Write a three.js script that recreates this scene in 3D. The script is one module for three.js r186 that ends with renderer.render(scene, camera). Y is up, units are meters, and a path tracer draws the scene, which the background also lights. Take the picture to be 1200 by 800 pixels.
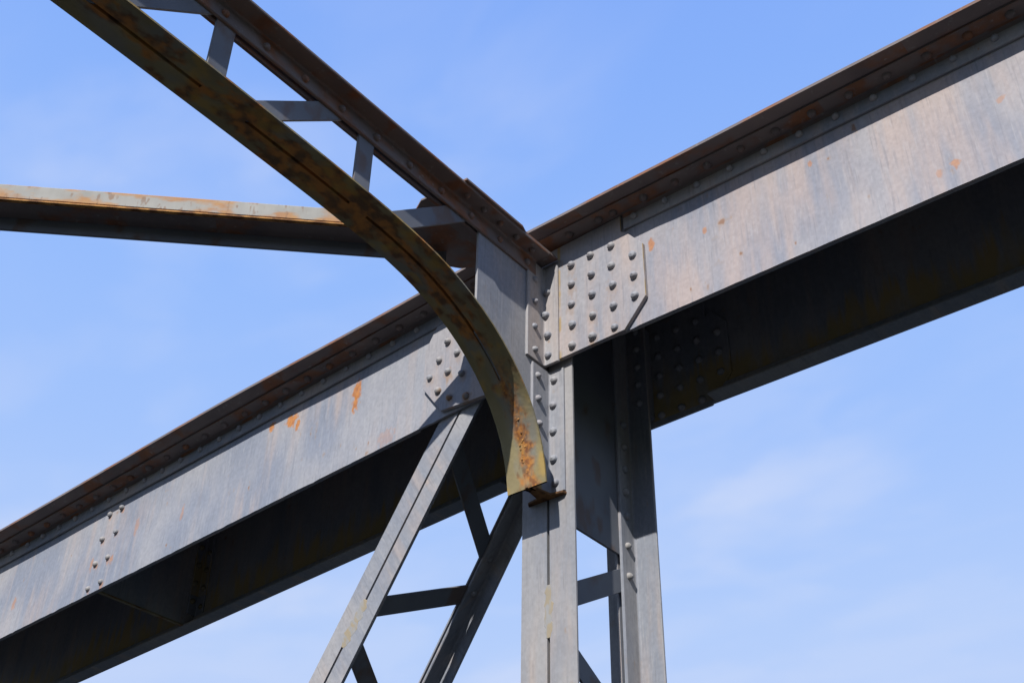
import * as THREE from 'three';
import { toCreasedNormals } from 'three/addons/utils/BufferGeometryUtils.js';
import { RoundedBoxGeometry } from 'three/addons/geometries/RoundedBoxGeometry.js';

// ------------------------------------------------------------------ camera, sky, sun, exposure
// All members are laid out in metres about the truss node (x along the truss, y up, z towards the roadway);
// LIFT puts the bridge deck at y = 0.
const LIFT = 4.54;
const scene = new THREE.Scene();
const camera = new THREE.PerspectiveCamera(31.464, 1024 / 682, 0.05, 4000);
camera.position.set(2.4833, -2.9434 + LIFT, 3.3685);
camera.quaternion.setFromRotationMatrix(new THREE.Matrix4().makeBasis(
  new THREE.Vector3(0.7821, 0.0140, -0.6230),
  new THREE.Vector3(0.3567, 0.8097, 0.4660),
  new THREE.Vector3(0.5110, -0.5866, 0.6282)));
scene.add(camera);

const renderer = new THREE.WebGLRenderer({ antialias: true });
renderer.toneMapping = THREE.LinearToneMapping;
const EXPOSURE = 1.25;
renderer.toneMappingExposure = EXPOSURE;
renderer.shadowMap.enabled = true;

// seeded value noise
function hash(ix, iy, s) {
  let h = Math.imul(ix, 374761393) + Math.imul(iy, 668265263) + Math.imul(s, 974634777);
  h = Math.imul(h ^ (h >>> 13), 1274126177);
  h = Math.imul(h ^ (h >>> 15), 2246822519);
  return ((h ^ (h >>> 16)) >>> 0) / 4294967296;
}
const wrap = (i, p) => (p ? ((i % p) + p) % p : i);
function vn(x, y, s, px = 0, py = 0) {
  const ix = Math.floor(x), iy = Math.floor(y), fx = x - ix, fy = y - iy;
  const u = fx * fx * (3 - 2 * fx), v = fy * fy * (3 - 2 * fy);
  const x0 = wrap(ix, px), x1 = wrap(ix + 1, px), y0 = wrap(iy, py), y1 = wrap(iy + 1, py);
  const a = hash(x0, y0, s), b = hash(x1, y0, s), c = hash(x0, y1, s), d = hash(x1, y1, s);
  return a + (b - a) * u + (c - a) * v + (a - b - c + d) * u * v;
}
function fbm(x, y, s, oct = 4, px = 0, py = 0) {
  let t = 0, a = 0.5, n = 0;
  for (let o = 0; o < oct; o++) {
    t += a * vn(x, y, s + o * 17, px, py); n += a;
    x *= 2; y *= 2; px *= 2; py *= 2; a *= 0.5;
  }
  return t / n;
}
const clamp = (x, a = 0, b = 1) => Math.min(b, Math.max(a, x));
const sst = (a, b, x) => { const t = clamp((x - a) / (b - a)); return t * t * (3 - 2 * t); };
const mix3 = (a, b, t) => [a[0] + (b[0] - a[0]) * t, a[1] + (b[1] - a[1]) * t, a[2] + (b[2] - a[2]) * t];
const toS = c => (c <= 0.0031308 ? 12.92 * c : 1.055 * Math.pow(c, 1 / 2.4) - 0.055);
const toL = c => { c /= 255; return c <= 0.04045 ? c / 12.92 : Math.pow((c + 0.055) / 1.055, 2.4); };

const SUN = new THREE.Vector3(0.29, 0.92, 1).normalize();
{ // sky: clear blue air, paler towards the horizon, with thin veils of high cloud
  const w = 2048, h = 1024, data = new Float32Array(w * h * 4);
  const stops = [[-5, [214, 224, 244]], [4, [210, 222, 246]], [14, [197, 214, 249]], [22, [180, 206, 251]], [30, [163, 196, 252]], [38, [150, 188, 252]], [48, [136, 177, 250]], [60, [124, 165, 245]], [90, [104, 148, 236]]]
    .map(([e, c]) => [e, c.map(toL)]);
  for (let j = 0; j < h; j++) for (let i = 0; i < w; i++) {
    const el = ((j + 0.5) / h - 0.5) * Math.PI, az = ((i + 0.5) / w - 0.5) * 2 * Math.PI;
    const e = el * 180 / Math.PI;
    let c = stops[0][1];
    for (let k = 0; k < stops.length - 1; k++) if (e >= stops[k][0]) c = mix3(stops[k][1], stops[k + 1][1], clamp((e - stops[k][0]) / (stops[k + 1][0] - stops[k][0])));
    if (e > 0) { // cloud sheet at constant height
      const t = 1 / Math.max(0.12, Math.sin(el)), X = Math.cos(el) * Math.cos(az) * t, Z = Math.cos(el) * Math.sin(az) * t;
      const q = fbm(X * 0.8 + 4, Z * 0.8 + 9, 71, 3);
      const n = fbm(X * 3.2 + 3 + q * 2.4, Z * 4.2 + q * 1.8, 5, 7);
      const cover = sst(0.46, 0.78, n) * sst(0.32, 0.60, q) * 0.32 + sst(0.36, 0.8, fbm(X * 3.6 + n * 1.8, Z * 5.2 + q * 2, 33, 7)) * 0.16;
      c = mix3(c, [0.78, 0.81, 0.93], cover * (1 - 0.5 * sst(30, 60, e)));
    }
    const o = (j * w + i) * 4;
    data[o] = c[0] / EXPOSURE; data[o + 1] = c[1] / EXPOSURE; data[o + 2] = c[2] / EXPOSURE; data[o + 3] = 1;
  }
  const sky = new THREE.DataTexture(data, w, h, THREE.RGBAFormat, THREE.FloatType);
  sky.mapping = THREE.EquirectangularReflectionMapping;
  sky.magFilter = sky.minFilter = THREE.LinearFilter; sky.wrapS = THREE.RepeatWrapping;
  sky.colorSpace = THREE.LinearSRGBColorSpace; sky.needsUpdate = true;
  scene.background = sky; scene.environment = sky;
}
const sun = new THREE.DirectionalLight(new THREE.Color(1, 0.965, 0.915), 5);
sun.position.copy(SUN).multiplyScalar(30).add(new THREE.Vector3(0, LIFT, 0));
sun.target.position.set(0, LIFT, 0);
sun.castShadow = true; sun.shadow.radius = 1;
sun.shadow.mapSize.set(4096, 4096);
Object.assign(sun.shadow.camera, { left: -9, right: 9, top: 9, bottom: -9, near: 1, far: 60 });
sun.shadow.bias = -0.0004;
scene.add(sun, sun.target);

// ------------------------------------------------------------------ materials
function tex(w, h, fn) { // fn(u, v) -> [r, g, b (linear), height]
  const c = new Uint8Array(w * h * 4), b = new Uint8Array(w * h * 4);
  for (let j = 0; j < h; j++) for (let i = 0; i < w; i++) {
    const r = fn((i + 0.5) / w, (j + 0.5) / h), o = (j * w + i) * 4;
    for (let k = 0; k < 3; k++) { c[o + k] = Math.round(255 * toS(clamp(r[k]))); b[o + k] = Math.round(255 * clamp(r[3])); }
    c[o + 3] = b[o + 3] = 255;
  }
  const mk = (d, cs) => {
    const t = new THREE.DataTexture(d, w, h, THREE.RGBAFormat);
    t.wrapS = t.wrapT = THREE.RepeatWrapping; t.magFilter = THREE.LinearFilter; t.minFilter = THREE.LinearMipmapLinearFilter;
    t.generateMipmaps = true; t.colorSpace = cs; t.needsUpdate = true; return t;
  };
  return [mk(c, THREE.SRGBColorSpace), mk(b, THREE.NoColorSpace)];
}
// uv = [u0, v0, width, height]: the rectangle in metres that the texture covers
function mat(name, w, h, uv, fn, bump = 0.0006, rough = 0.62, spec = 0.5) {
  const [map, bumpMap] = tex(w, h, (u, v) => fn(uv[0] + u * uv[2], uv[1] + v * uv[3], u, v));
  const m = new THREE.MeshPhysicalMaterial({ map, bumpMap, bumpScale: bump, roughness: rough, metalness: 0, specularIntensity: spec });
  m.name = name; m.userData.uv = uv; return m;
}
const RUST = [0.40, 0.135, 0.028], DRUST = [0.105, 0.046, 0.022];
// weathered grey paint: cool film, warm primer showing through in vertical streaks, grain, small rust spots
function greyPaint(x, y, seed, warm, opt = {}) {
  const px = opt.px || 0, k = n => (px ? Math.round(n * px) : 0);             // px = tile size in metres, for repeats
  const N = (fx, fy, s, o) => fbm(x * fx, y * fy, seed + s, o, k(fx), k(fy));
  let c = mix3([0.200, 0.215, 0.250], [0.280, 0.276, 0.284], sst(0.3, 0.72, N(4, 2, 1, 4)));
  const patch = sst(0.42, 0.78, N(3, 1.5, 2, 3) * 0.45 + N(22, 2.5, 3, 4) * 0.55 + warm);
  c = mix3(c, [0.365, 0.295, 0.255], patch * 0.68);
  const fine = N(150, 14, 4, 3), fine2 = N(90, 70, 5, 3);
  c = mix3(c, [0.34, 0.335, 0.335], sst(0.55, 0.95, fine) * 0.42);
  c = mix3(c, [0.135, 0.14, 0.16], sst(0.55, 0.95, N(120, 8, 6, 3)) * 0.40);
  const g = 0.88 + 0.24 * fine2, tint = opt.tint || [1, 1, 1];
  c = c.map((v, i) => v * g * tint[i]);
  const q = N(26, 15, 7, 3), sp = sst(0.86, 0.92, q), halo = sst(0.76, 0.90, q);
  c = mix3(c, [0.27, 0.18, 0.11], halo * 0.35);
  c = mix3(c, [0.20, 0.09, 0.04], sp * 0.7);
  return [c[0], c[1], c[2], 0.5 + 0.35 * (fine2 - 0.5) + 0.3 * (N(30, 30, 8, 3) - 0.5) - sp * 0.2];
}
// patch of orange rust with a frayed outline that runs downwards
function rustSpot(x, y, s, [cx, cy, rx, ry]) {
  const dx = (x - cx) / rx, dy = (y - cy) / ry;
  const n = fbm(x * 75, y * 42, s, 4);
  return sst(0.25, 0.75, 1.25 - Math.hypot(dx, dy > 0 ? dy * 1.2 : dy * 0.9) + (n - 0.5) * 1.3);
}
function webPaint(seed, warm, tint, spots) {
  return (x, y) => {
    const r = greyPaint(x, y, seed, warm + 0.10 * (fbm(x * 0.9, 1.5, seed + 40, 2) - 0.5), { tint });
    let c = r.slice(0, 3);
    for (const s of spots) {
      if (Math.abs(x - s[0]) > s[2] * 3 || Math.abs(y - s[1]) > s[3] * 3) continue;
      const t = rustSpot(x, y, seed + 9, s);
      const tone = mix3([0.50, 0.20, 0.04], [0.24, 0.08, 0.025], fbm(x * 90, y * 70, seed + 3, 3) * 0.9);
      c = mix3(c, tone, t * (s[4] ?? 0.9));
    }
    return [...c, r[3]];
  };
}
const M = {};
M.webLeft = mat('weathered grey paint', 2048, 320, [-4.75, 0, 4.7, 0.66], webPaint(11, -0.03, [0.98, 1.0, 1.045],
  [[-1.230, 0.42, 0.036, 0.075], [-1.236, 0.345, 0.026, 0.06], [-1.705, 0.455, 0.048, 0.045], [-1.65, 0.405, 0.024, 0.035], [-1.85, 0.48, 0.028, 0.03], [-2.9, 0.31, 0.02, 0.06, 0.35], [-3.26, 0.2, 0.016, 0.05, 0.5], [-3.07, 0.16, 0.02, 0.035, 0.5], [-4.0, 0.2, 0.02, 0.05, 0.5], [-2.5, 0.24, 0.014, 0.05, 0.4], [-1.0, 0.05, 0.06, 0.06, 0.25], ...[[-3.184, 0.475], [-3.204, 0.326], [-3.215, 0.178], [-3.233, 0.036], [-3.077, 0.478], [-3.087, 0.331], [-3.105, 0.181], [-3.121, 0.039]].map(([x, y], i) => [x + 0.004, y - 0.012, 0.020, 0.030, 0.25 + 0.3 * ((i * 7) % 5) / 5])]));
M.webRight = mat('weathered grey paint, warm', 2048, 384, [-0.07, 0, 3.3, 0.66], webPaint(29, 0.045, [1.02, 0.99, 1.01],
  [[0.487, 0.385, 0.022, 0.045, 0.75], [0.74, 0.333, 0.01, 0.02, 0.6], [1.223, 0.423, 0.012, 0.018, 0.6], [1.748, 0.105, 0.022, 0.022, 0.6], [1.685, 0.096, 0.014, 0.024, 0.4], [1.95, 0.30, 0.02, 0.02, 0.4]]));
M.grey = mat('grey paint', 1024, 1024, [0, 0, 1.5, 1.5], (x, y) => greyPaint(x, y, 51, -0.01, { px: 1.5 }));
M.greyWarm = mat('grey paint, warm', 1024, 1024, [0, 0, 1.5, 1.5], (x, y) => {
  const r = greyPaint(x, y, 83, -0.02, { px: 1.5 });
  const st = sst(0.55, 0.8, fbm(x * 20, y * 2, 84, 3, 30, 3));
  return [...mix3(r.slice(0, 3), [0.265, 0.225, 0.165], 0.16 + st * 0.35), r[3]];
});
M.stained = mat('grey paint stained with rust', 256, 256, [0, 0, 1.5, 1.5], (x, y) => {
  const r = greyPaint(x, y, 97, 0, { px: 1.5 }), k = sst(0.35, 0.65, fbm(x * 40, y * 40, 99, 3, 60, 60));
  return [...mix3(r.slice(0, 3), [0.26, 0.14, 0.06], k * 0.8), r[3]];
});
// dirty brown underside coat with rust blooms
function grime(x, y, s, T, rusty) {
  const k = n => Math.round(n * T), N = (fx, fy, q, o) => fbm(x * fx, y * fy, s + q, o, k(fx), k(fy));
  let c = mix3([0.105, 0.090, 0.092], [0.190, 0.155, 0.145], N(6, 6, 1, 4));
  const r = sst(0.44, 0.70, N(7, 9, 2, 5) + rusty);
  c = mix3(c, mix3([0.25, 0.095, 0.036], [0.13, 0.062, 0.034], N(30, 30, 3, 2)), r * 0.85);
  c = mix3(c, [0.25, 0.24, 0.24], sst(0.70, 0.92, N(50, 50, 4, 3)) * 0.5);
  return [...c, 0.5 + 0.9 * (N(40, 40, 5, 4) - 0.5)];
}
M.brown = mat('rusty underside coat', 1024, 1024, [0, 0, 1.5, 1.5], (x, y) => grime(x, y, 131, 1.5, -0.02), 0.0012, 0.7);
M.strut = mat('dark rusty strut paint', 1024, 1024, [0, 0, 1.5, 1.5], (x, y) => grime(x, y, 171, 1.5, -0.05), 0.0012, 0.66);
// inner face of the chord: the same grey paint, with an ochre deposit running in streaks along the foot of the plate
M.inner = mat('grey paint with ochre runs', 2048, 256, [-5, 0, 8.4, 0.66], (x, y) => {
  const r = greyPaint(x, y, 211, -0.08), st = fbm(x * 34, y * 2.2, 214, 4), big = fbm(x * 1.3, 2, 217, 3);
  const reach = 0.10 + 0.26 * Math.pow(st, 1.4) * (0.6 + big) + 0.05 * (fbm(x * 120, y * 3, 215, 2) - 0.5);
  const dep = sst(reach + 0.07, reach - 0.06, y) * (0.35 + 0.65 * sst(0.25, 0.6, fbm(x * 16, y * 5, 219, 4)));
  return [...mix3(r.slice(0, 3), mix3([0.30, 0.24, 0.12], [0.37, 0.26, 0.115], fbm(x * 14, y * 8, 223, 3)), dep * 0.95), r[3]];
}, 0.001, 0.6);
// knee brace: khaki film over steel, rust along the seam between the two angles (u = across, v = along the curve)
M.knee = mat('khaki paint eaten by rust', 512, 2048, [-0.25, 0, 0.5, 3.6], (x, y) => {
  const n = fbm(x * 14, y * 7, 261, 4), m = fbm(x * 26 + 3, y * 16, 264, 4), big = fbm(x * 3, y * 2.1, 267, 3);
  let c = mix3([0.17, 0.138, 0.070], [0.315, 0.262, 0.138], n);
  c = mix3(c, [0.17, 0.178, 0.18], sst(0.52, 0.78, fbm(x * 10, y * 5, 270, 3)) * 0.6);
  const seam = Math.exp(-Math.pow(Math.abs(x + 0.004 * Math.sin(y * 9)) / 0.034, 1.5));
  const r = sst(0.36, 0.66, m * 0.85 + seam * 0.20 + (big - 0.5) * 0.7 + (n - 0.5) * 0.3);
  const tone = mix3([0.12, 0.058, 0.026], [0.42, 0.165, 0.035], sst(0.30, 0.66, fbm(x * 32, y * 26, 273, 4) * 0.8 + seam * 0.15));
  c = mix3(c, tone, r * 0.92);
  c = mix3(c, [0.40, 0.25, 0.055], sst(0.56, 0.8, fbm(x * 18, y * 12, 277, 3)) * 0.55);
  // flaking band beside the seam at the foot of the brace
  const foot = sst(0.62, 0.34, y) * sst(-0.03, 0.004, x + (fbm(y * 22, 7, 282, 3) - 0.5) * 0.05) * sst(0.070, 0.022, x + (fbm(y * 30, 2, 281, 3) - 0.5) * 0.07);
  c = mix3(c, mix3([0.42, 0.165, 0.03], [0.17, 0.06, 0.02], sst(0.3, 0.7, fbm(x * 90, y * 80, 283, 3))), foot * 0.9 * sst(0.22, 0.55, fbm(x * 45, y * 14, 285, 4)));
  return [...c, 0.5 + 0.8 * (fbm(x * 55, y * 55, 287, 4) - 0.5) - r * 0.1];
}, 0.0014, 0.7);
M.kneeSide = mat('khaki rusty steel', 512, 512, [0, 0, 1.2, 1.2], (x, y) => {
  const n = fbm(x * 10, y * 10, 291, 4, 12, 12), r = sst(0.52, 0.75, fbm(x * 15, y * 15, 293, 4, 18, 18));
  return [...mix3(mix3([0.12, 0.10, 0.065], [0.22, 0.185, 0.115], n), mix3(DRUST, [0.20, 0.08, 0.025], fbm(x * 40, y * 40, 295, 2, 48, 48)), r * 0.85), n];
}, 0.0012, 0.7);
M.pale = mat('chalky pale paint with rust bleeding', 2048, 256, [0, 0, 4.8, 0.6], (x, y) => {
  const n = fbm(x * 9, y * 12, 301, 4), st = fbm(x * 45, y * 6, 303, 3);
  let c = mix3([0.205, 0.20, 0.18], [0.345, 0.335, 0.305], n * 0.7 + st * 0.3);
  const r = sst(0.47, 0.72, fbm(x * 9, y * 18, 305, 5) + 0.10 * sst(1.0, 3.2, x) + 0.13 * sst(0.118, 0.088, y) + 0.10 * sst(0.15, 0.165, y));
  c = mix3(c, mix3([0.40, 0.20, 0.05], [0.28, 0.12, 0.05], fbm(x * 30, y * 30, 307, 3)), r * 0.85);
  c = mix3(c, [0.17, 0.09, 0.05], sst(0.66, 0.8, fbm(x * 60, y * 22, 309, 3)) * 0.6);
  return [...c, 0.5 + 0.6 * (n - 0.5)];
}, 0.0012, 0.72);
M.lip = mat('orange rust', 512, 64, [0, 0, 1.2, 0.15], (x, y) => { const n = fbm(x * 30, y * 40, 315, 4, 36, 6); return [...mix3([0.12, 0.05, 0.02], [0.40, 0.20, 0.06], sst(0.25, 0.75, n)), n]; }, 0.001, 0.8);
M.rust = mat('scaly rust', 256, 256, [0, 0, 0.5, 0.5], (x, y) => {
  const n = fbm(x * 40, y * 40, 321, 4, 20, 20);
  return [...mix3([0.05, 0.024, 0.012], [0.17, 0.085, 0.03], sst(0.2, 0.8, n)), n];
}, 0.002, 0.85);
M.lacing = mat('blue-grey bar paint', 512, 512, [0, 0, 1.5, 1.5], (x, y) => {
  const n = fbm(x * 6, y * 6, 331, 4, 9, 9), r = sst(0.56, 0.78, fbm(x * 12, y * 8, 333, 4, 18, 12));
  return [...mix3(mix3([0.095, 0.104, 0.125], [0.16, 0.165, 0.178], n), [0.12, 0.062, 0.03], r * 0.6), 0.5 + 0.4 * (fbm(x * 40, y * 40, 335, 3, 60, 60) - 0.5)];
}, 0.0006, 0.6);

// ------------------------------------------------------------------ builders
const V = (x, y, z) => new THREE.Vector3(x, y, z);
const taken = {};
function numbered(n) { const k = (taken[n] = (taken[n] ?? -1) + 1); return k ? n + '_' + String(k).padStart(3, '0') : n; }
let rs = 7; const rnd = () => { rs = (Math.imul(rs, 1664525) + 1013904223) >>> 0; return rs / 4294967296; };

function thing(name, label, category, base, group) {
  const o = new THREE.Group(); o.name = numbered(name);
  o.position.set(base[0], base[1] + LIFT, base[2]);
  o.userData = { label, category, base }; if (group) o.userData.group = group;
  scene.add(o); return o;
}
// uv in metres by the dominant direction of each face; fixed = keep the node coordinates (placed stains)
function boxUV(g, uv, fixed, turn) {
  g = g.index ? g.toNonIndexed() : g;
  const p = g.attributes.position, n = p.count, a = new Float32Array(n * 2);
  const ou = fixed ? 0 : rnd() * 7, ov = fixed ? 0 : rnd() * 7;
  const A = V(), B = V(), Cc = V(), N = V();
  for (let i = 0; i < n; i += 3) {
    A.fromBufferAttribute(p, i); B.fromBufferAttribute(p, i + 1); Cc.fromBufferAttribute(p, i + 2);
    N.subVectors(B, A).cross(Cc.clone().sub(A));
    const x = Math.abs(N.x), y = Math.abs(N.y), z = Math.abs(N.z);
    [A, B, Cc].forEach((q, k) => {
      let u, v;
      if (z >= x && z >= y) [u, v] = [q.x, q.y]; else if (x >= y) [u, v] = [q.z, q.y]; else [u, v] = [q.x, q.z];
      if (turn) { const s = Math.sin(turn), c = Math.cos(turn); [u, v] = [u * c - v * s, u * s + v * c]; }
      a[(i + k) * 2] = (u + ou - uv[0]) / uv[2]; a[(i + k) * 2 + 1] = (v + ov - uv[1]) / uv[3];
    });
  }
  g.setAttribute('uv', new THREE.BufferAttribute(a, 2)); return g;
}
// geometry in node coordinates -> child mesh of a thing (or of a part of it)
function part(parent, name, g, m, o = {}) {
  if (!o.keepUV) g = boxUV(g, m.userData.uv, o.fixed, o.turn);
  if (o.warp) { const p = g.attributes.position; for (let i = 0; i < p.count; i++) p.setY(i, o.warp(p.getX(i), p.getY(i), p.getZ(i))); if (o.dent) for (let i = 0; i < p.count; i++) p.setZ(i, p.getZ(i) + o.dent(p.getX(i), p.getY(i))); g = toCreasedNormals(g, 0.6); }
  let root = parent; while (root.parent && root.parent !== scene) root = root.parent;
  const b = root.userData.base, off = V(0, 0, 0);
  for (let q = parent; q !== root; q = q.parent) off.add(q.position);
  // the mesh sits at the middle of its own shape
  g.computeBoundingBox(); const c = g.boundingBox.getCenter(V());
  g.translate(-c.x, -c.y, -c.z);
  const mesh = new THREE.Mesh(g, m); mesh.name = name;
  mesh.position.set(c.x - b[0] - off.x, c.y - b[1] - off.y, c.z - b[2] - off.z);
  mesh.castShadow = mesh.receiveShadow = true;
  if (o.label) mesh.userData.label = o.label;
  parent.add(mesh); return mesh;
}
function box(x0, x1, y0, y1, z0, z1) {
  const r = Math.min(0.0016, (x1 - x0) / 3, (y1 - y0) / 3, (z1 - z0) / 3);
  return new RoundedBoxGeometry(x1 - x0, y1 - y0, z1 - z0, 1, r).translate((x0 + x1) / 2, (y0 + y1) / 2, (z0 + z1) / 2);
}
function ext(pts, depth, ax, ay, az, org) { // polygon in (ax, ay), extruded along az from org; ax x ay = az
  const sh = new THREE.Shape(pts.map(p => new THREE.Vector2(p[0], p[1])));
  const e = 0.0014, g = new THREE.ExtrudeGeometry(sh, { depth: depth - 2 * e, bevelEnabled: true, bevelThickness: e, bevelSize: e, bevelOffset: -e, bevelSegments: 1 });
  g.translate(0, 0, e);
  return g.applyMatrix4(new THREE.Matrix4().makeBasis(ax, ay, az).setPosition(org));
}
const AX = V(1, 0, 0), AY = V(0, 1, 0), AZ = V(0, 0, 1), NX = V(-1, 0, 0), NY = V(0, -1, 0), NZ = V(0, 0, -1);
// L with its heel at (0,0), legs a along +-first axis and b along +-second axis, with a root fillet
function ell(a, b, t, sx = 1, sy = 1, ox = 0, oy = 0) {
  const f = t * 0.8, q = [[0, 0], [a, 0], [a, t * 0.7], [a - t * 0.3, t], [t + f, t]];
  for (const d of [30, 60]) q.push([t + f - f * Math.sin(d * Math.PI / 180), t + f - f * Math.cos(d * Math.PI / 180)]);
  q.push([t, t + f], [t, b - t * 0.3], [t * 0.7, b], [0, b]);
  const r = q.map(([x, y]) => [ox + sx * x, oy + sy * y]);
  return sx * sy < 0 ? r.reverse() : r;
}
// rivet heads: one shared dome per material
const rivetGeos = [0, 1, 2, 3, 4].map(v => {
  const f = [0, 0.0012, -0.0016, 0.0006, -0.0008][v];
  const pr = [[0, 0.0200 + f], [0.0102 - f, 0.0176 + f], [0.0166 + f * 0.5, 0.0105], [0.0187, -0.001]].map(p => new THREE.Vector2(p[0], p[1])).reverse();
  const g = new THREE.LatheGeometry(pr, 10), p = g.attributes.position;
  for (let i = 0; i < p.count; i++) { // hand-hammered: a little flattened on one side; the seam column keeps its twin's place
    const a = Math.atan2(p.getZ(i), p.getX(i)), k = 1 + 0.05 * Math.sin(a + v) + 0.03 * Math.sin(2 * a + v * 2);
    p.setXYZ(i, p.getX(i) * k, p.getY(i), p.getZ(i) * k);
    g.attributes.uv.setXY(i, p.getX(i) / 1.5 + 0.13 + v * 0.171, p.getZ(i) / 1.5 + 0.27 + v * 0.113);
  }
  return g;
});
const qUp = V(0, 1, 0);
function rivet(parent, p, n, m, k = 1) { // p in node coordinates, n outward direction
  let root = parent; const off = V(0, 0, 0);
  while (root.parent && root.parent !== scene) { off.add(root.position); root = root.parent; }
  const b = root.userData.base;
  const r = new THREE.Mesh(rivetGeos[Math.floor(rnd() * 5)], m); r.name = 'rivet';
  r.position.set(p[0] - b[0] - off.x, p[1] - b[1] - off.y, p[2] - b[2] - off.z);
  r.quaternion.setFromUnitVectors(qUp, n).multiply(new THREE.Quaternion().setFromAxisAngle(qUp, rnd() * 6.28));
  const s = k * (0.94 + rnd() * 0.12); r.scale.set(s * (0.96 + rnd() * 0.08), s * (0.85 + rnd() * 0.25), s);
  r.castShadow = r.receiveShadow = true; parent.add(r); return r;
}

// ------------------------------------------------------------------ the ground and the deck (below the frame)
function structure(name, g, color, rough = 0.95) {
  const m = new THREE.Mesh(g, new THREE.MeshStandardMaterial({ color: new THREE.Color().setRGB(...color), roughness: rough }));
  m.name = name; m.userData.kind = 'structure'; m.receiveShadow = m.castShadow = true; scene.add(m); return m;
}
structure('river', new THREE.PlaneGeometry(3000, 3000).rotateX(-Math.PI / 2).translate(0, -7, 0), [0.012, 0.018, 0.020], 1.0);
structure('bridge_deck', new THREE.BoxGeometry(90, 0.4, 7.4).translate(0, -0.2, 2.9), [0.024, 0.024, 0.025]);
{ // unseen hills added all round, below the frame, to block low sky light
  const n = 180, rows = [[48, 0], [72, 0.5], [112, 0.82], [170, 1]], pos = [], idx = [];
  for (let i = 0; i <= n; i++) for (const [r, k] of rows) { // raised a little more behind the roadway side to cut its fill light
    const a = i / n * 2 * Math.PI, w = sst(-0.35, 0.55, Math.cos(a) * 0.63 + Math.sin(a) * 0.777);
    const el = (8 + 6 * w) * k * (0.9 + 0.2 * fbm(i / n * 24, r * 0.05, 401, 4, 24, 0));
    pos.push(Math.cos(a) * r, k ? 1 + r * Math.tan(el * Math.PI / 180) : -7.2, Math.sin(a) * r);
  }
  for (let i = 0; i < n; i++) for (let j = 0; j < 3; j++) { const o = i * 4 + j; idx.push(o, o + 1, o + 4, o + 1, o + 5, o + 4); }
  const g = new THREE.BufferGeometry(); g.setAttribute('position', new THREE.Float32BufferAttribute(pos, 3)); g.setIndex(idx); g.computeVertexNormals();
  structure('added_hills', g, [0.045, 0.06, 0.028]).material.side = THREE.DoubleSide;
}

// ------------------------------------------------------------------ top chord: two webs under a cover plate, open below
const XC = -0.07, BOT = -0.008, SL = 0.062;                         // post axis, underside of the chord, slope of the descending panel
const lift = x => BOT + (x < XC ? SL * (x - XC) : 0);
const slope = (x, y) => y + lift(x);
const X0 = -6.2, X1 = 5.2;
const chord = thing('bridge_top_chord', 'massive riveted box girder chord crossing behind the post, grey web over open underside', 'bridge chord', [XC, 0, -0.35]);
function lapped(cuts, fn) { for (let i = 0; i + 1 < cuts.length; i++) fn(cuts[i], cuts[i + 1]); }
const segBox = (x0, x1, y0, y1, z0, z1, n) => { const g = new THREE.BoxGeometry(x1 - x0, y1 - y0, z1 - z0, n, 8, 1).translate((x0 + x1) / 2, (y0 + y1) / 2, (z0 + z1) / 2); return g; };
const ragged = (x, y) => slope(x, y) + (y < 0.002 ? (fbm(x * 26, 3, 431, 3) - 0.5) * 0.0028 - (vn(x * 17, 8, 437) > 0.9 ? 0.0025 : 0) : 0);   // worn lower edge
const buckle = (x, y) => -0.007 * sst(0, 0.1, y) * sst(0.56, 0.46, y) * fbm(x * 2.1, y * 2.6, 443, 2) * (x < XC ? sst(-0.8, -1.0, x) : sst(0.5, 0.7, x));  // hammered, slightly hollow plate
part(chord, 'web_plate', segBox(X0, XC - 0.001, 0, 0.62, -0.012, 0, 240), M.webLeft, { fixed: true, warp: ragged, dent: buckle, label: 'sunlit blue-grey web plate with orange rust blotches' });
part(chord, 'web_plate', segBox(XC + 0.001, X1, 0, 0.62, -0.012, 0, 200), M.webRight, { fixed: true, warp: ragged, dent: buckle, label: 'sunlit web plate with pinkish streaked grey paint' });
part(chord, 'web_plate', segBox(X0, XC - 0.001, 0, 0.62, -0.690, -0.678, 4), M.inner, { fixed: true, warp: slope, label: 'far web plate, grey paint with ochre streaks' });
part(chord, 'web_plate', segBox(XC + 0.001, X1, 0, 0.62, -0.690, -0.678, 4), M.inner, { fixed: true, warp: slope, label: 'far web plate, grey paint with ochre streaks' });
// cover plate: its overhanging lip is bent here and there
const bend = [[-6.2, 0.008], [-5, 0.013], [-3.9, 0.014], [-2.2, 0.024], [-0.77, -0.006], [0, -0.008], [0.55, -0.004], [1.3, 0.002], [5.2, 0.0]];
const bendAt = x => { for (let i = 0; i + 1 < bend.length; i++) if (x <= bend[i + 1][0]) { const t = sst(0, 1, (x - bend[i][0]) / (bend[i + 1][0] - bend[i][0])); return bend[i][1] + (bend[i + 1][1] - bend[i][1]) * t; } return 0; };
const coverWarp = (x, y, z) => y + lift(x) + (z > 0.09 ? bendAt(x) * Math.pow((z - 0.09) / 0.082, 1.2) : 0);
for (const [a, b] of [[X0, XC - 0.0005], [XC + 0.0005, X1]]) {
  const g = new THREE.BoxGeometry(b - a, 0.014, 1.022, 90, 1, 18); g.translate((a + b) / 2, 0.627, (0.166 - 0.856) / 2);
  part(chord, 'cover_plate', g, M.brown, { warp: coverWarp });
}
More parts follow.
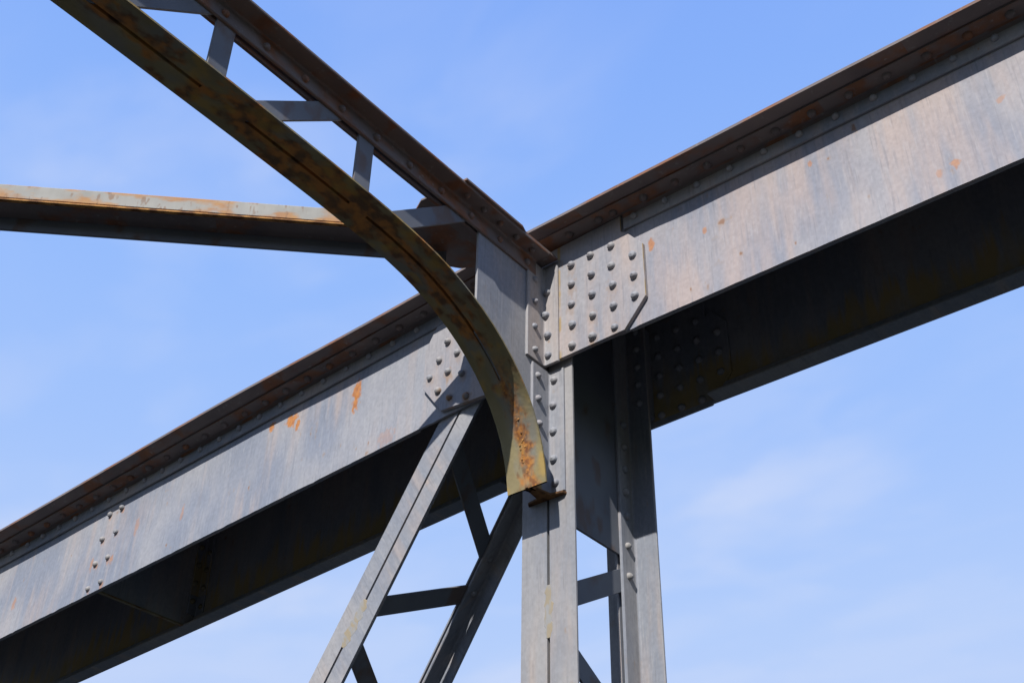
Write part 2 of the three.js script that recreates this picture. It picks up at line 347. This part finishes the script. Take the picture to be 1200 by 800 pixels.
// angles along the top edges (outside) and along the bottom edges (inside)
function chordAngle(x0, x1, pts, m, o = {}) { // pts in (z, y), extruded towards -x
  return part(chord, o.name || 'edge_angle', ext(pts, x1 - x0, AZ, AY, NX, V(x1, 0, 0)), m, { warp: slope, ...o });
}
const lowF = [[-0.026, 0.003], [-0.0125, 0.003], [-0.0125, 0.09], [-0.026, 0.09]], lowR = ell(0.078, 0.08, 0.012, 1, 1, -0.6778, 0), topR = ell(0.095, 0.092, 0.012, -1, -1, -0.6902, 0.6195);
// outer top angle: horizontal leg shaded and rusty, vertical leg painted like the web
const vertLeg = [[0.0002, 0.528], [0.009, 0.528], [0.012, 0.532], [0.012, 0.6075], [0.0002, 0.6075]], horizLeg = [[0.0002, 0.6077], [0.090, 0.6077], [0.095, 0.611], [0.095, 0.6198], [0.0002, 0.6198]];
const fillet = [[0.0122, 0.590], [0.0145, 0.599], [0.0205, 0.605], [0.030, 0.6075], [0.0122, 0.6075]];
const angles = [];
for (const [a, b] of [[X0, -0.44], [0.362, X1]]) {
  const v = chordAngle(a, b, vertLeg, M.grey); angles.push(v);
}
for (const [a, b] of [[X0, XC - 0.001], [XC + 0.001, X1]]) {
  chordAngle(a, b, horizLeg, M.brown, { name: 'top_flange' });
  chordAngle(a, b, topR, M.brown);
}
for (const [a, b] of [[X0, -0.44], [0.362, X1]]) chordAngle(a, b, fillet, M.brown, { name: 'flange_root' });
for (const [a, b] of [[X0, -0.8], [0.36, X1]]) { chordAngle(a, b, lowF, M.grey); chordAngle(a, b, lowR, M.grey); }
{ // rivets along the top angle: one row on the upright leg, one under the flange
  const flange = chord.children.filter(c => c.name === 'top_flange');
  for (let i = 0; i < 31; i++) {
    const x = -0.52 - i * 0.158; if (x > -4.9) rivet(angles[0], [x, 0.572 + lift(x), 0.012], AZ, M.grey, 0.88);
    const x2 = x + 0.079; if (x2 > -4.9) rivet(flange[0], [x2, 0.6077 + lift(x2), 0.056], NY, M.brown, 1.05);
  }
  for (let i = 0; i < 17; i++) {
    const x = 0.42 + i * 0.158; rivet(angles[1], [x, 0.572 + lift(x), 0.012], AZ, M.grey, 0.88);
    rivet(flange[1], [x - 0.079, 0.6077 + lift(x), 0.056], NY, M.brown, 1.05);
  }
  for (let i = 0; i < 3; i++) rivet(flange[1], [0.263 - i * 0.158, 0.6077 + BOT, 0.056], NY, M.brown, 1.05);
}
// gusset plates over the joint, outside of the front web and inside of the far one
const gussetPts = [[-0.764, 0.142], [-0.645, -0.020], [-0.30, -0.046], [XC, -0.022], [0.346, -0.016], [0.457, 0.111], [0.457, 0.388], [0.385, 0.480], [0.352, 0.508], [0.352, 0.596], [-0.43, 0.575], [-0.43, 0.492], [-0.70, 0.47], [-0.764, 0.36]];
const grid = []; for (const [x, n0, n1] of [[0.089, 0, 5], [0.195, 0, 5], [0.301, 0, 5], [0.408, 1, 4]]) for (let i = n0; i < n1; i++) grid.push([x, 0.018 + i * 0.1085]);
const leftRivets = [[-0.62, 0.347], [-0.559, 0.26], [-0.669, 0.264], [-0.61, 0.177], [-0.526, 0.13], [-0.723, 0.187], [-0.666, 0.094], [-0.595, 0.03], [-0.497, -0.002]];
M.gusset = mat('riveted plate paint', 1024, 512, [-0.8, -0.07, 1.3, 0.7], (x, y) => { // rust weeps out round some rivet heads, ochre line along the clip
  const r = greyPaint(x, y, 61, 0.03 + 0.05 * sst(0.15, 0.4, x), { tint: [1.01, 0.99, 1.0] });
  let c = r.slice(0, 3);
  [...grid, ...leftRivets].forEach(([px, py], i) => {
    const dx = x - px, dy = y - py; if (Math.abs(dx) > 0.05 || Math.abs(dy) > 0.09) return;
    const k = hash(i, 3, 9), n = fbm(x * 70, y * 30, 63, 3);
    const t = sst(0.3, 1.0, 1.5 - Math.hypot(dx / 0.026, (dy < 0 ? dy / (0.03 + 0.05 * k) : dy / 0.024)) + (n - 0.5) * 1.4);
    c = mix3(c, [0.27, 0.165, 0.09], t * (0.10 + 0.35 * k * k) * (px < 0 && py < 0.2 ? 1.8 : 1));
  });
  c = mix3(c, [0.30, 0.21, 0.08], sst(0.012, 0.004, Math.abs(x - 0.021)) * sst(0.3, 0.6, fbm(x * 20, y * 14, 67, 3)) * 0.8);
  return [...c, r[3]];
});
const gusset = part(chord, 'gusset_plate', ext(gussetPts, 0.0195, AX, AY, AZ, V(0, 0, 0.0004)), M.gusset, { fixed: true, label: 'clipped-corner gusset plate studded with rows of round rivets' });
for (const [x, n0, n1] of [[0.089, 0, 5], [0.195, 0, 5], [0.301, 0, 5], [0.408, 1, 4]]) for (let i = n0; i < n1; i++) rivet(gusset, [x + (rnd() - 0.5) * 0.005, 0.018 + i * 0.1085 + (rnd() - 0.5) * 0.004, 0.0199], AZ, M.grey);
for (const p of [[-0.62, 0.347], [-0.559, 0.26], [-0.669, 0.264], [-0.61, 0.177], [-0.526, 0.13], [-0.723, 0.187], [-0.666, 0.094], [-0.595, 0.03], [-0.497, -0.002], [-0.50, 0.345], [-0.45, 0.22]]) rivet(gusset, [p[0], p[1], 0.0199], AZ, p[1] < 0.1 ? M.stained : M.grey);
const rearPts = gussetPts.map(([x, y]) => [x, y > 0.49 ? y - 0.05 : y < 0.0 ? y - 0.008 : y]);
const rearGusset = part(chord, 'gusset_plate', ext(rearPts, 0.012, AX, AY, AZ, V(0, 0, -0.6776)), M.inner, { fixed: true, label: 'grey riveted gusset plate inside the far web' });
for (const [x, n0, n1] of [[0.089, 0, 5], [0.195, 0, 5], [0.301, 0, 5], [0.408, 1, 4]]) for (let i = n0; i < n1; i++) rivet(rearGusset, [x, 0.018 + i * 0.1085, -0.6656], AZ, M.grey);
for (let i = 0; i < 4; i++) for (let j = 0; j < 3; j++) rivet(rearGusset, [-0.40 - i * 0.1, 0.06 + j * 0.11, -0.6656], AZ, M.grey);
// diaphragm between the webs, with its angles and rivets
{
  const xd = -3.165, yl = lift(xd);
  const dp = part(chord, 'diaphragm_plate', box(xd - 0.005, xd + 0.005, yl + 0.012, yl + 0.60, -0.6655, -0.0245), M.grey);
  part(chord, 'stiffener_angle', ext(ell(0.07, 0.07, 0.01, 1, 1, xd + 0.0055, -0.6776), 0.52, AX, AZ, NY, V(0, yl + 0.60, 0)), M.inner, { fixed: true });
  part(chord, 'stiffener_angle', ext(ell(0.07, 0.07, 0.01, 1, -1, xd + 0.0055, -0.0245), 0.52, AX, AZ, NY, V(0, yl + 0.60, 0)), M.grey);
  for (let i = 0; i < 4; i++) { rivet(dp, [xd + 0.055, yl + 0.13 + i * 0.115, -0.6676], AZ, M.kneeSide, 0.9); rivet(dp, [xd + 0.0155, yl + 0.16 + i * 0.115, -0.63], AX, M.kneeSide, 0.9); }
  part(chord, 'diaphragm_flange', box(xd - 0.011, xd + 0.011, yl + 0.001, yl + 0.011, -0.60, -0.0265), M.kneeSide);
  const web = chord.children[0];
  for (const p of [[-3.184, 0.273], [-3.204, 0.124], [-3.215, -0.025], [-3.233, -0.168], [-3.077, 0.283], [-3.087, 0.136], [-3.105, -0.015], [-3.121, -0.158]]) rivet(web, [p[0], p[1], 0], AZ, M.greyWarm, 0.92);
}

// ------------------------------------------------------------------ vertical post: two pairs of angles joined by battens and lacing
const post = thing('bridge_post', 'upright laced post of paired grey steel angles below the riveted joint', 'bridge post', [XC, -4.54, -0.3]);
const FZ = -0.0135, RZ = -0.600, HG = 0.0065;                        // front flange face, far flange face, half the gap between angles
const pTop = 0.56, pLen = pTop + 4.54;
const postAngle = (side, z, dz, m) => part(post, 'corner_angle', ext(ell(0.122, 0.112, 0.012, side, dz, XC + side * HG, z), pLen, AX, AZ, NY, V(0, pTop, 0)), m);
const pa1 = postAngle(1, FZ, -1, M.greyWarm); postAngle(-1, FZ, -1, M.greyWarm);
const pa2 = postAngle(1, RZ - 0.012, 1, M.grey); postAngle(-1, RZ - 0.012, 1, M.grey);
part(post, 'batten_plate', box(XC - 0.0062, XC + 0.0062, -0.692, 0.55, -0.59, -0.026), M.lacing, { label: 'tall plate tying the two halves of the post together' });
part(post, 'packing_plate', box(XC - 0.12, XC + 0.12, 0.01, 0.5, -0.665, -0.6125), M.grey);
for (let i = 0; i < 12; i++) rivet(pa2, [XC + HG + 0.012, -0.641 - i * 0.139 + (i > 1 ? -0.5 : 0), -0.545], AX, M.greyWarm, 0.95);
for (let i = 0; i < 5; i++) rivet(pa2, [XC + HG + 0.012, -0.50 + i * 0.115, -0.545], AX, M.grey, 0.95);
for (let i = 0; i < 5; i++) rivet(pa2, [XC + HG + 0.075, 0.08 + i * 0.1, RZ + 0.0002], AZ, M.grey, 0.95);
// bar with round ends in the plane spanned by (e1, e2), thickness t along e3 about org
function barShape(w, len) {
  const q = [], r = w / 2;
  for (let i = 0; i <= 8; i++) { const a = Math.PI / 2 + Math.PI * i / 8; q.push([r * Math.cos(a), r * Math.sin(a)]); }
  for (let i = 0; i <= 8; i++) { const a = -Math.PI / 2 + Math.PI * i / 8; q.push([len + r * Math.cos(a), r * Math.sin(a)]); }
  return q;
}
function bar(parent, name, A, B, e3, w, t, m, o = {}) {
  const d = B.clone().sub(A), L = d.length(); d.normalize();
  const side = e3.clone().cross(d).normalize();
  return part(parent, name, ext(barShape(w, L), t, d, side, e3, A.clone().addScaledVector(e3, -t / 2)), m, o);
}
for (const [y0, y1] of [[-1.05, -0.775], [-1.20, -1.475], [-1.86, -1.58], [-2.01, -2.28], [-2.67, -2.39], [-2.82, -3.10], [-3.48, -3.20], [-3.63, -3.90]]) bar(post, 'lacing_bar', V(XC, y0 + 0.012, -0.078), V(XC, y1, -0.560), AX, 0.092, 0.0125, M.lacing);
// packings that fill the slot between the angles, closed by an uneven smear of filler
M.filler = mat('ochre filler', 256, 512, [0, 0, 0.3, 0.6], (x, y) => {
  const n = fbm(x * 60, y * 20, 351, 3, 18, 12), k = fbm(x * 40, y * 20, 355, 3, 12, 12);
  return [...mix3(mix3([0.24, 0.215, 0.17], [0.29, 0.235, 0.155], n), [0.25, 0.255, 0.265], sst(0.42, 0.65, k) * 0.8), n];
}, 0.001, 0.8);
function seam(len, w, org, along, across, out) { // thin smear with a wavering outline
  const q = [], n = 16;
  for (let i = 0; i <= n; i++) q.push([len * i / n, w / 2 * (0.55 + 0.6 * rnd()) * Math.pow(Math.sin(Math.PI * (0.04 + 0.92 * i / n)), 0.35)]);
  for (let i = n; i >= 0; i--) q.push([len * i / n, -w / 2 * (0.55 + 0.6 * rnd()) * Math.pow(Math.sin(Math.PI * (0.04 + 0.92 * i / n)), 0.35)]);
  const sh = new THREE.Shape(q.reverse().map(p => new THREE.Vector2(p[0], p[1])));
  const g = new THREE.ExtrudeGeometry(sh, { depth: 0.0004, bevelEnabled: true, bevelThickness: 0.0009, bevelSize: 0.003, bevelOffset: -0.003, bevelSegments: 2 });
  const side = out.clone().cross(along).normalize();
  return g.applyMatrix4(new THREE.Matrix4().makeBasis(along, side, out).setPosition(org));
}
for (const [y0, y1] of [[-1.215, -1.005], [-2.02, -1.83], [-2.84, -2.65], [-3.65, -3.46]]) {
  part(post, 'slot_packing', box(XC - HG + 0.0004, XC + HG - 0.0004, y0, y1, FZ - 0.05, FZ - 0.001), M.filler);
  part(post, 'sealed_seam', seam(y1 - y0, 0.046, V(XC, y1, FZ - 0.0006), NY, AX, AZ), M.filler, { label: 'ochre smear of filler closing the slot' });
}

// ------------------------------------------------------------------ diagonal: laced like the post, leaning away from its foot
const diag = thing('bridge_diagonal', 'slanting laced strut of paired angles running down from the rusty-blotched girder', 'bridge strut', [-3.4, -4.5, -0.3]);
const dA = V(-0.54, -0.8417, 0).normalize(), dN = V(0.8417, -0.54, 0).normalize(), dQ = V(-0.914, -0.594, 0);
const dTop = -0.80, dLen = 5.35;
const dOrg = dQ.clone().addScaledVector(dA, dTop), TURN = -Math.atan2(0.54, 0.8417);
const dAngle = (side, z, dz, m) => part(diag, 'corner_angle', ext(ell(0.090, 0.085, 0.011, side, dz, side * HG, z), dLen, dN, AZ, dA, dOrg), m, { turn: TURN });
dAngle(1, FZ - 0.001, -1, M.grey); dAngle(-1, FZ - 0.001, -1, M.grey);
const da2 = dAngle(1, RZ, 1, M.grey); dAngle(-1, RZ, 1, M.grey);
const dP = (s, z) => dQ.clone().addScaledVector(dA, s).setZ(z);
for (const [a, b] of [[-0.53, -0.15], [0.28, 0.02], [0.43, 0.80], [1.20, 0.94], [1.35, 1.72], [2.12, 1.86], [2.27, 2.64], [3.04, 2.78], [3.19, 3.56]]) bar(diag, 'lacing_bar', dP(a + (b - a) * 0.06, -0.074), dP(b, -0.562), dN, 0.085, 0.0125, M.lacing);
for (const s of [0.02, -0.15, 0.8, 0.94]) rivet(da2, dP(s, -0.555).addScaledVector(dN, HG + 0.011).toArray(), dN, M.greyWarm, 0.8);
for (const [s0, s1] of [[0.25, 0.47], [1.17, 1.39], [2.09, 2.31]]) {
  part(diag, 'slot_packing', ext([[-HG + 0.0004, FZ - 0.06], [HG - 0.0004, FZ - 0.06], [HG - 0.0004, FZ - 0.002], [-HG + 0.0004, FZ - 0.002]], s1 - s0, dN, AZ, dA, dP(s0, 0)), M.filler, { turn: TURN });
  part(diag, 'sealed_seam', seam(s1 - s0, 0.066, dP(s0, FZ - 0.0016), dA, dN, AZ), M.filler, { turn: TURN, label: 'ochre smear of filler closing the slot' });
}

// ------------------------------------------------------------------ sway frame: strut, curved knee brace, lacing, bracket plate, clips
const sway = thing('sway_brace', 'overhead brace of a straight dark strut and a curved rusty knee landing on the post', 'bridge brace', [XC, -0.66, 0.1]);
const ZE = 6.4;
for (const s of [1, -1]) part(sway, 'strut_angle', ext(ell(0.094 - HG, 0.092, 0.012, s, -1, XC + s * HG, 0.507), ZE - 0.092, AX, AY, AZ, V(0, 0, 0.092)), M.strut);
const strutR = sway.children[0];
for (let i = 0; i < 16; i++) rivet(strutR, [XC + HG + 0.012, 0.448, 0.16 + i * 0.19], AX, M.strut, 0.85);
for (let i = 0; i < 5; i++) rivet(strutR, [XC + 0.055, 0.495, 0.17 + i * 0.11], NY, M.strut, 0.8);
// knee: lower flange of two angles bent from level to upright
const kz = [[6.4, 0.072], [3.2, 0.075], [2.4, 0.078], [1.9, 0.076], [1.5, 0.071], [1.2, 0.062], [0.96, 0.046], [0.755, 0.012], [0.59, -0.044], [0.46, -0.112], [0.338, -0.206], [0.243, -0.315], [0.178, -0.43], [0.140, -0.55], [0.124, -0.654]];
const kc = new THREE.CatmullRomCurve3(kz.map(([z, y]) => V(0, y, z)), false, 'centripetal');
function sweepKnee(profile, nSeg, m, name, uvAcross, parent = sway, t0 = 0, t1 = 1) { // profile in (x, n): n = inward normal of the curve
  const L = kc.getLength(), rows = [];
  for (let i = 0; i <= nSeg; i++) {
    const t = t0 + (t1 - t0) * i / nSeg, p = kc.getPointAt(t), d = kc.getTangentAt(t);      // d runs from the roadway to the post
    rows.push({ p, n: V(0, -d.z, d.y).multiplyScalar(1), s: L * (1 - t) });
  }
  const pos = [], nor = [], uv = [], idx = [], k = profile.length, um = m.userData.uv;
  for (let j = 0; j < k; j++) {
    const a = profile[j], b = profile[(j + 1) % k], ex = b[0] - a[0], en = b[1] - a[1], l = Math.hypot(ex, en) || 1;
    const base = pos.length / 3;
    for (const r of rows) for (const q of [a, b]) {
      pos.push(XC + q[0], r.p.y + r.n.y * q[1], r.p.z + r.n.z * q[1]);
      nor.push(en / l, -ex / l * r.n.y, -ex / l * r.n.z);
      const ac = Math.abs(en) > Math.abs(ex) ? q[0] + q[1] * 0.7 : q[0];
      uv.push((ac - um[0]) / um[2], (r.s - um[1]) / um[3]);
    }
    for (let i = 0; i < nSeg; i++) { const o = base + i * 2; idx.push(o, o + 2, o + 1, o + 1, o + 2, o + 3); }
  }
  for (const [r, flip] of [[rows[0], 1], [rows[nSeg], 0]]) {
    const base = pos.length / 3, tri = THREE.ShapeUtils.triangulateShape(profile.map(q => new THREE.Vector2(q[0], q[1])), []);
    const d = V(0, r.n.z, -r.n.y); if (flip) d.negate();
    for (const q of profile) { pos.push(XC + q[0], r.p.y + r.n.y * q[1], r.p.z + r.n.z * q[1]); nor.push(0, -d.y, -d.z); uv.push((q[0] - um[0]) / um[2], (r.s - um[1] + q[1]) / um[3]); }
    for (const f of tri) idx.push(...(flip ? [base + f[0], base + f[1], base + f[2]] : [base + f[2], base + f[1], base + f[0]]).map(v => v));
  }
  const g = new THREE.BufferGeometry();
  g.setAttribute('position', new THREE.Float32BufferAttribute(pos, 3)); g.setAttribute('normal', new THREE.Float32BufferAttribute(nor, 3)); g.setAttribute('uv', new THREE.Float32BufferAttribute(uv, 2)); g.setIndex(idx);
  return part(parent, name, g, m, { keepUV: true });
}
const kn = [];
for (const s of [1, -1]) kn.push(sweepKnee(ell(0.094 - HG, 0.08, 0.011, s, 1, s * HG, 0), 90, M.knee, 'knee_angle'));
const KL = kc.getLength();
const tOf = z => { let lo = 0, hi = 1; for (let i = 0; i < 40; i++) { const t = (lo + hi) / 2; if (kc.getPointAt(t).z > z) lo = t; else hi = t; } return lo; };
for (const [za, zb] of [[4.0, 3.8], [3.3, 3.1], [2.59, 2.40], [1.885, 1.69], [1.19, 1.10]]) sweepKnee([[-HG + 0.0003, -0.0002], [HG - 0.0003, -0.0002], [HG - 0.0003, 0.07], [-HG + 0.0003, 0.07]], 6, M.knee, 'slot_packing', 0, sway, tOf(za), tOf(zb));
for (const z of [1.845, 1.145, 2.545, 3.245, 3.945]) bar(sway, 'lacing_bar', V(XC, 0.125, z), V(XC, 0.455, z), AX, 0.082, 0.0125, M.lacing);
for (const z of [1.70, 0.985, 2.33, 3.10, 3.80]) bar(sway, 'lacing_bar', V(XC, 0.115, z), V(XC, 0.445, z - (z < 1 ? 0.405 : 0.395)), AX, 0.078, 0.0122, M.lacing);
{ // bracket plate in the plane of the brace: from the post to the knee
  const pts = [[0.0206, 0.49], [0.47, 0.49]]; // (z, y)
  const low = [];
  for (let t = tOf(0.47); t <= 0.9999; t += 0.01) { const p = kc.getPointAt(t), d = kc.getTangentAt(t); low.push([p.z + d.y * 0.007, p.y - d.z * 0.007]); }
  pts.push(...low, [0.115, -0.636], [-0.0128, -0.636], [-0.0128, -0.03], [0.0206, -0.03]);
  const bp = part(sway, 'bracket_plate', ext(pts.map(([z, y]) => [-z, y]), 0.0122, NZ.clone(), AY, V(1, 0, 0), V(XC - 0.0061, 0, 0)), M.grey, { label: 'smooth grey plate filling the corner between knee and post' });
  // clip angles that fasten it: the upper length lies over the gusset, the lower one on the post
  const clip = (s, y0, y1, z, a, b, m) => part(sway, 'clip_angle', ext(ell(a, b, 0.011, s, 1, XC + s * 0.0063, z), y1 - y0, AX, AZ, NY, V(0, y1, 0)), m);
  const c1 = clip(1, -0.034, 0.488, 0.0204, 0.083, 0.128, M.grey), c2 = clip(1, -0.632, -0.050, -0.0133, 0.083, 0.124, M.grey);
  clip(-1, -0.034, 0.488, 0.0204, 0.083, 0.128, M.grey); clip(-1, -0.632, -0.050, -0.0133, 0.083, 0.124, M.grey);
  for (const y of [0.39, 0.266, 0.134, 0.013]) rivet(c1, [XC + 0.0173, y, 0.1], AX, M.grey, 0.85);
  for (const [y, z] of [[-0.108, 0.077], [-0.222, 0.077], [-0.339, 0.07], [-0.45, 0.066]]) rivet(c2, [XC + 0.0173, y, z], AX, M.grey, 0.85);
  for (const [x, y] of [[-0.034, 0.348], [-0.042, 0.226], [-0.032, 0.116], [-0.031, 0.012]]) rivet(c1, [x, y, 0.0314], AZ, M.grey, 1.0);
  for (const [x, y] of [[-0.026, -0.098], [-0.032, -0.222], [-0.032, -0.347], [-0.032, -0.478], [-0.024, -0.588]]) rivet(c2, [x, y, -0.0023], AZ, M.grey, 0.95);
  // rusty foot plate under the clip and seam weld along the foot of the knee
  part(sway, 'foot_plate', ext([[-0.165, -0.0125], [0.022, -0.0125], [0.016, 0.006], [-0.035, 0.016], [-0.052, 0.09], [-0.088, 0.09], [-0.100, 0.016], [-0.155, 0.006]], 0.011, AX, AZ, NY, V(0, -0.6365, 0)), M.rust, { label: 'rusty foot plate under the end of the knee' });
  sweepKnee([[-HG - 0.003, 0.004], [-HG - 0.0022, -0.0007], [0, -0.0016], [HG + 0.0022, -0.0007], [HG + 0.003, 0.004]], 40, M.knee, 'weld_seam', 0, sway, tOf(0.30), 0.9995);
  for (let i = 0; i < 18; i++) { // rust blisters along the seam
    const t = 1 - (0.03 + rnd() * 0.42) / KL, p = kc.getPointAt(t), d = kc.getTangentAt(t);
    const g = new THREE.IcosahedronGeometry(0.0025 + rnd() * 0.0035, 1); g.scale(1.1 + rnd() * 0.6, 0.9 + rnd() * 1.2, 0.26);
    g.translate(XC + 0.004 + (rnd() - 0.5) * 0.026, p.y, p.z + 0.0004);
    part(kn[0], 'rust_blister', g, M.lip);
  }
}
// horizontal plate on top of the strut that takes the lateral brace
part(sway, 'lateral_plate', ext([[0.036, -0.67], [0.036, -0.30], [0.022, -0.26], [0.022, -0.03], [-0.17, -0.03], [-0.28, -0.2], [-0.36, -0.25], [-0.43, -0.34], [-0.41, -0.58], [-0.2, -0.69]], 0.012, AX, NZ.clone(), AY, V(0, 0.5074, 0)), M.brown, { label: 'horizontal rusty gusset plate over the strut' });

// ------------------------------------------------------------------ lateral brace: runs level from the joint out over the roadway
const lat = thing('lateral_brace', 'level steel brace with pale rust-stained upright leg passing behind the curved knee', 'bridge brace', [-0.3, 0.51, 0.4]);
const lA = V(-0.7195, 0, 0.6945), lN = V(0.6945, 0, 0.7195), lO = V(0, 0, 0).addScaledVector(lA, 0.50), lLen = 6.2;
function latPart(name, pts, m, o = {}) {
  const g = ext(pts, lLen, lN, AY, lA, lO);
  // uv along the brace
  const gg = g.toNonIndexed ? (g.index ? g.toNonIndexed() : g) : g, p = gg.attributes.position, uv = [], um = m.userData.uv;
  for (let i = 0; i < p.count; i++) { const q = V().fromBufferAttribute(p, i); uv.push((q.dot(lA) - um[0]) / um[2], (q.y * 1 + q.dot(lN) * 1 - um[1]) / um[3]); }
  gg.setAttribute('uv', new THREE.Float32BufferAttribute(uv, 2));
  return part(lat, name, gg, m, { keepUV: true, ...o });
}
latPart('upright_leg', [[0.1405, 0.538], [0.153, 0.538], [0.153, 0.607], [0.150, 0.612], [0.1405, 0.612]], M.pale, { label: 'pale chalky upright leg bleeding rust' });
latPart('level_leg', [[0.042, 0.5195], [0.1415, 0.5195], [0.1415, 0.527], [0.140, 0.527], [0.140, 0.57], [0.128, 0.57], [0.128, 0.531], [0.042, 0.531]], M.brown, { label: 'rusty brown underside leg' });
latPart('lip', [[0.1418, 0.5195], [0.160, 0.5195], [0.160, 0.5265], [0.1418, 0.527]], M.lip, { label: 'orange rusty lip under the pale leg' });
latPart('hanging_leg', [[0.030, 0.455], [0.033, 0.451], [0.0415, 0.455], [0.0418, 0.531], [0.030, 0.531]], M.lacing);

scene.traverse(o => { if (o.isGroup && o.userData.base) delete o.userData.base; });
renderer.render(scene, camera);
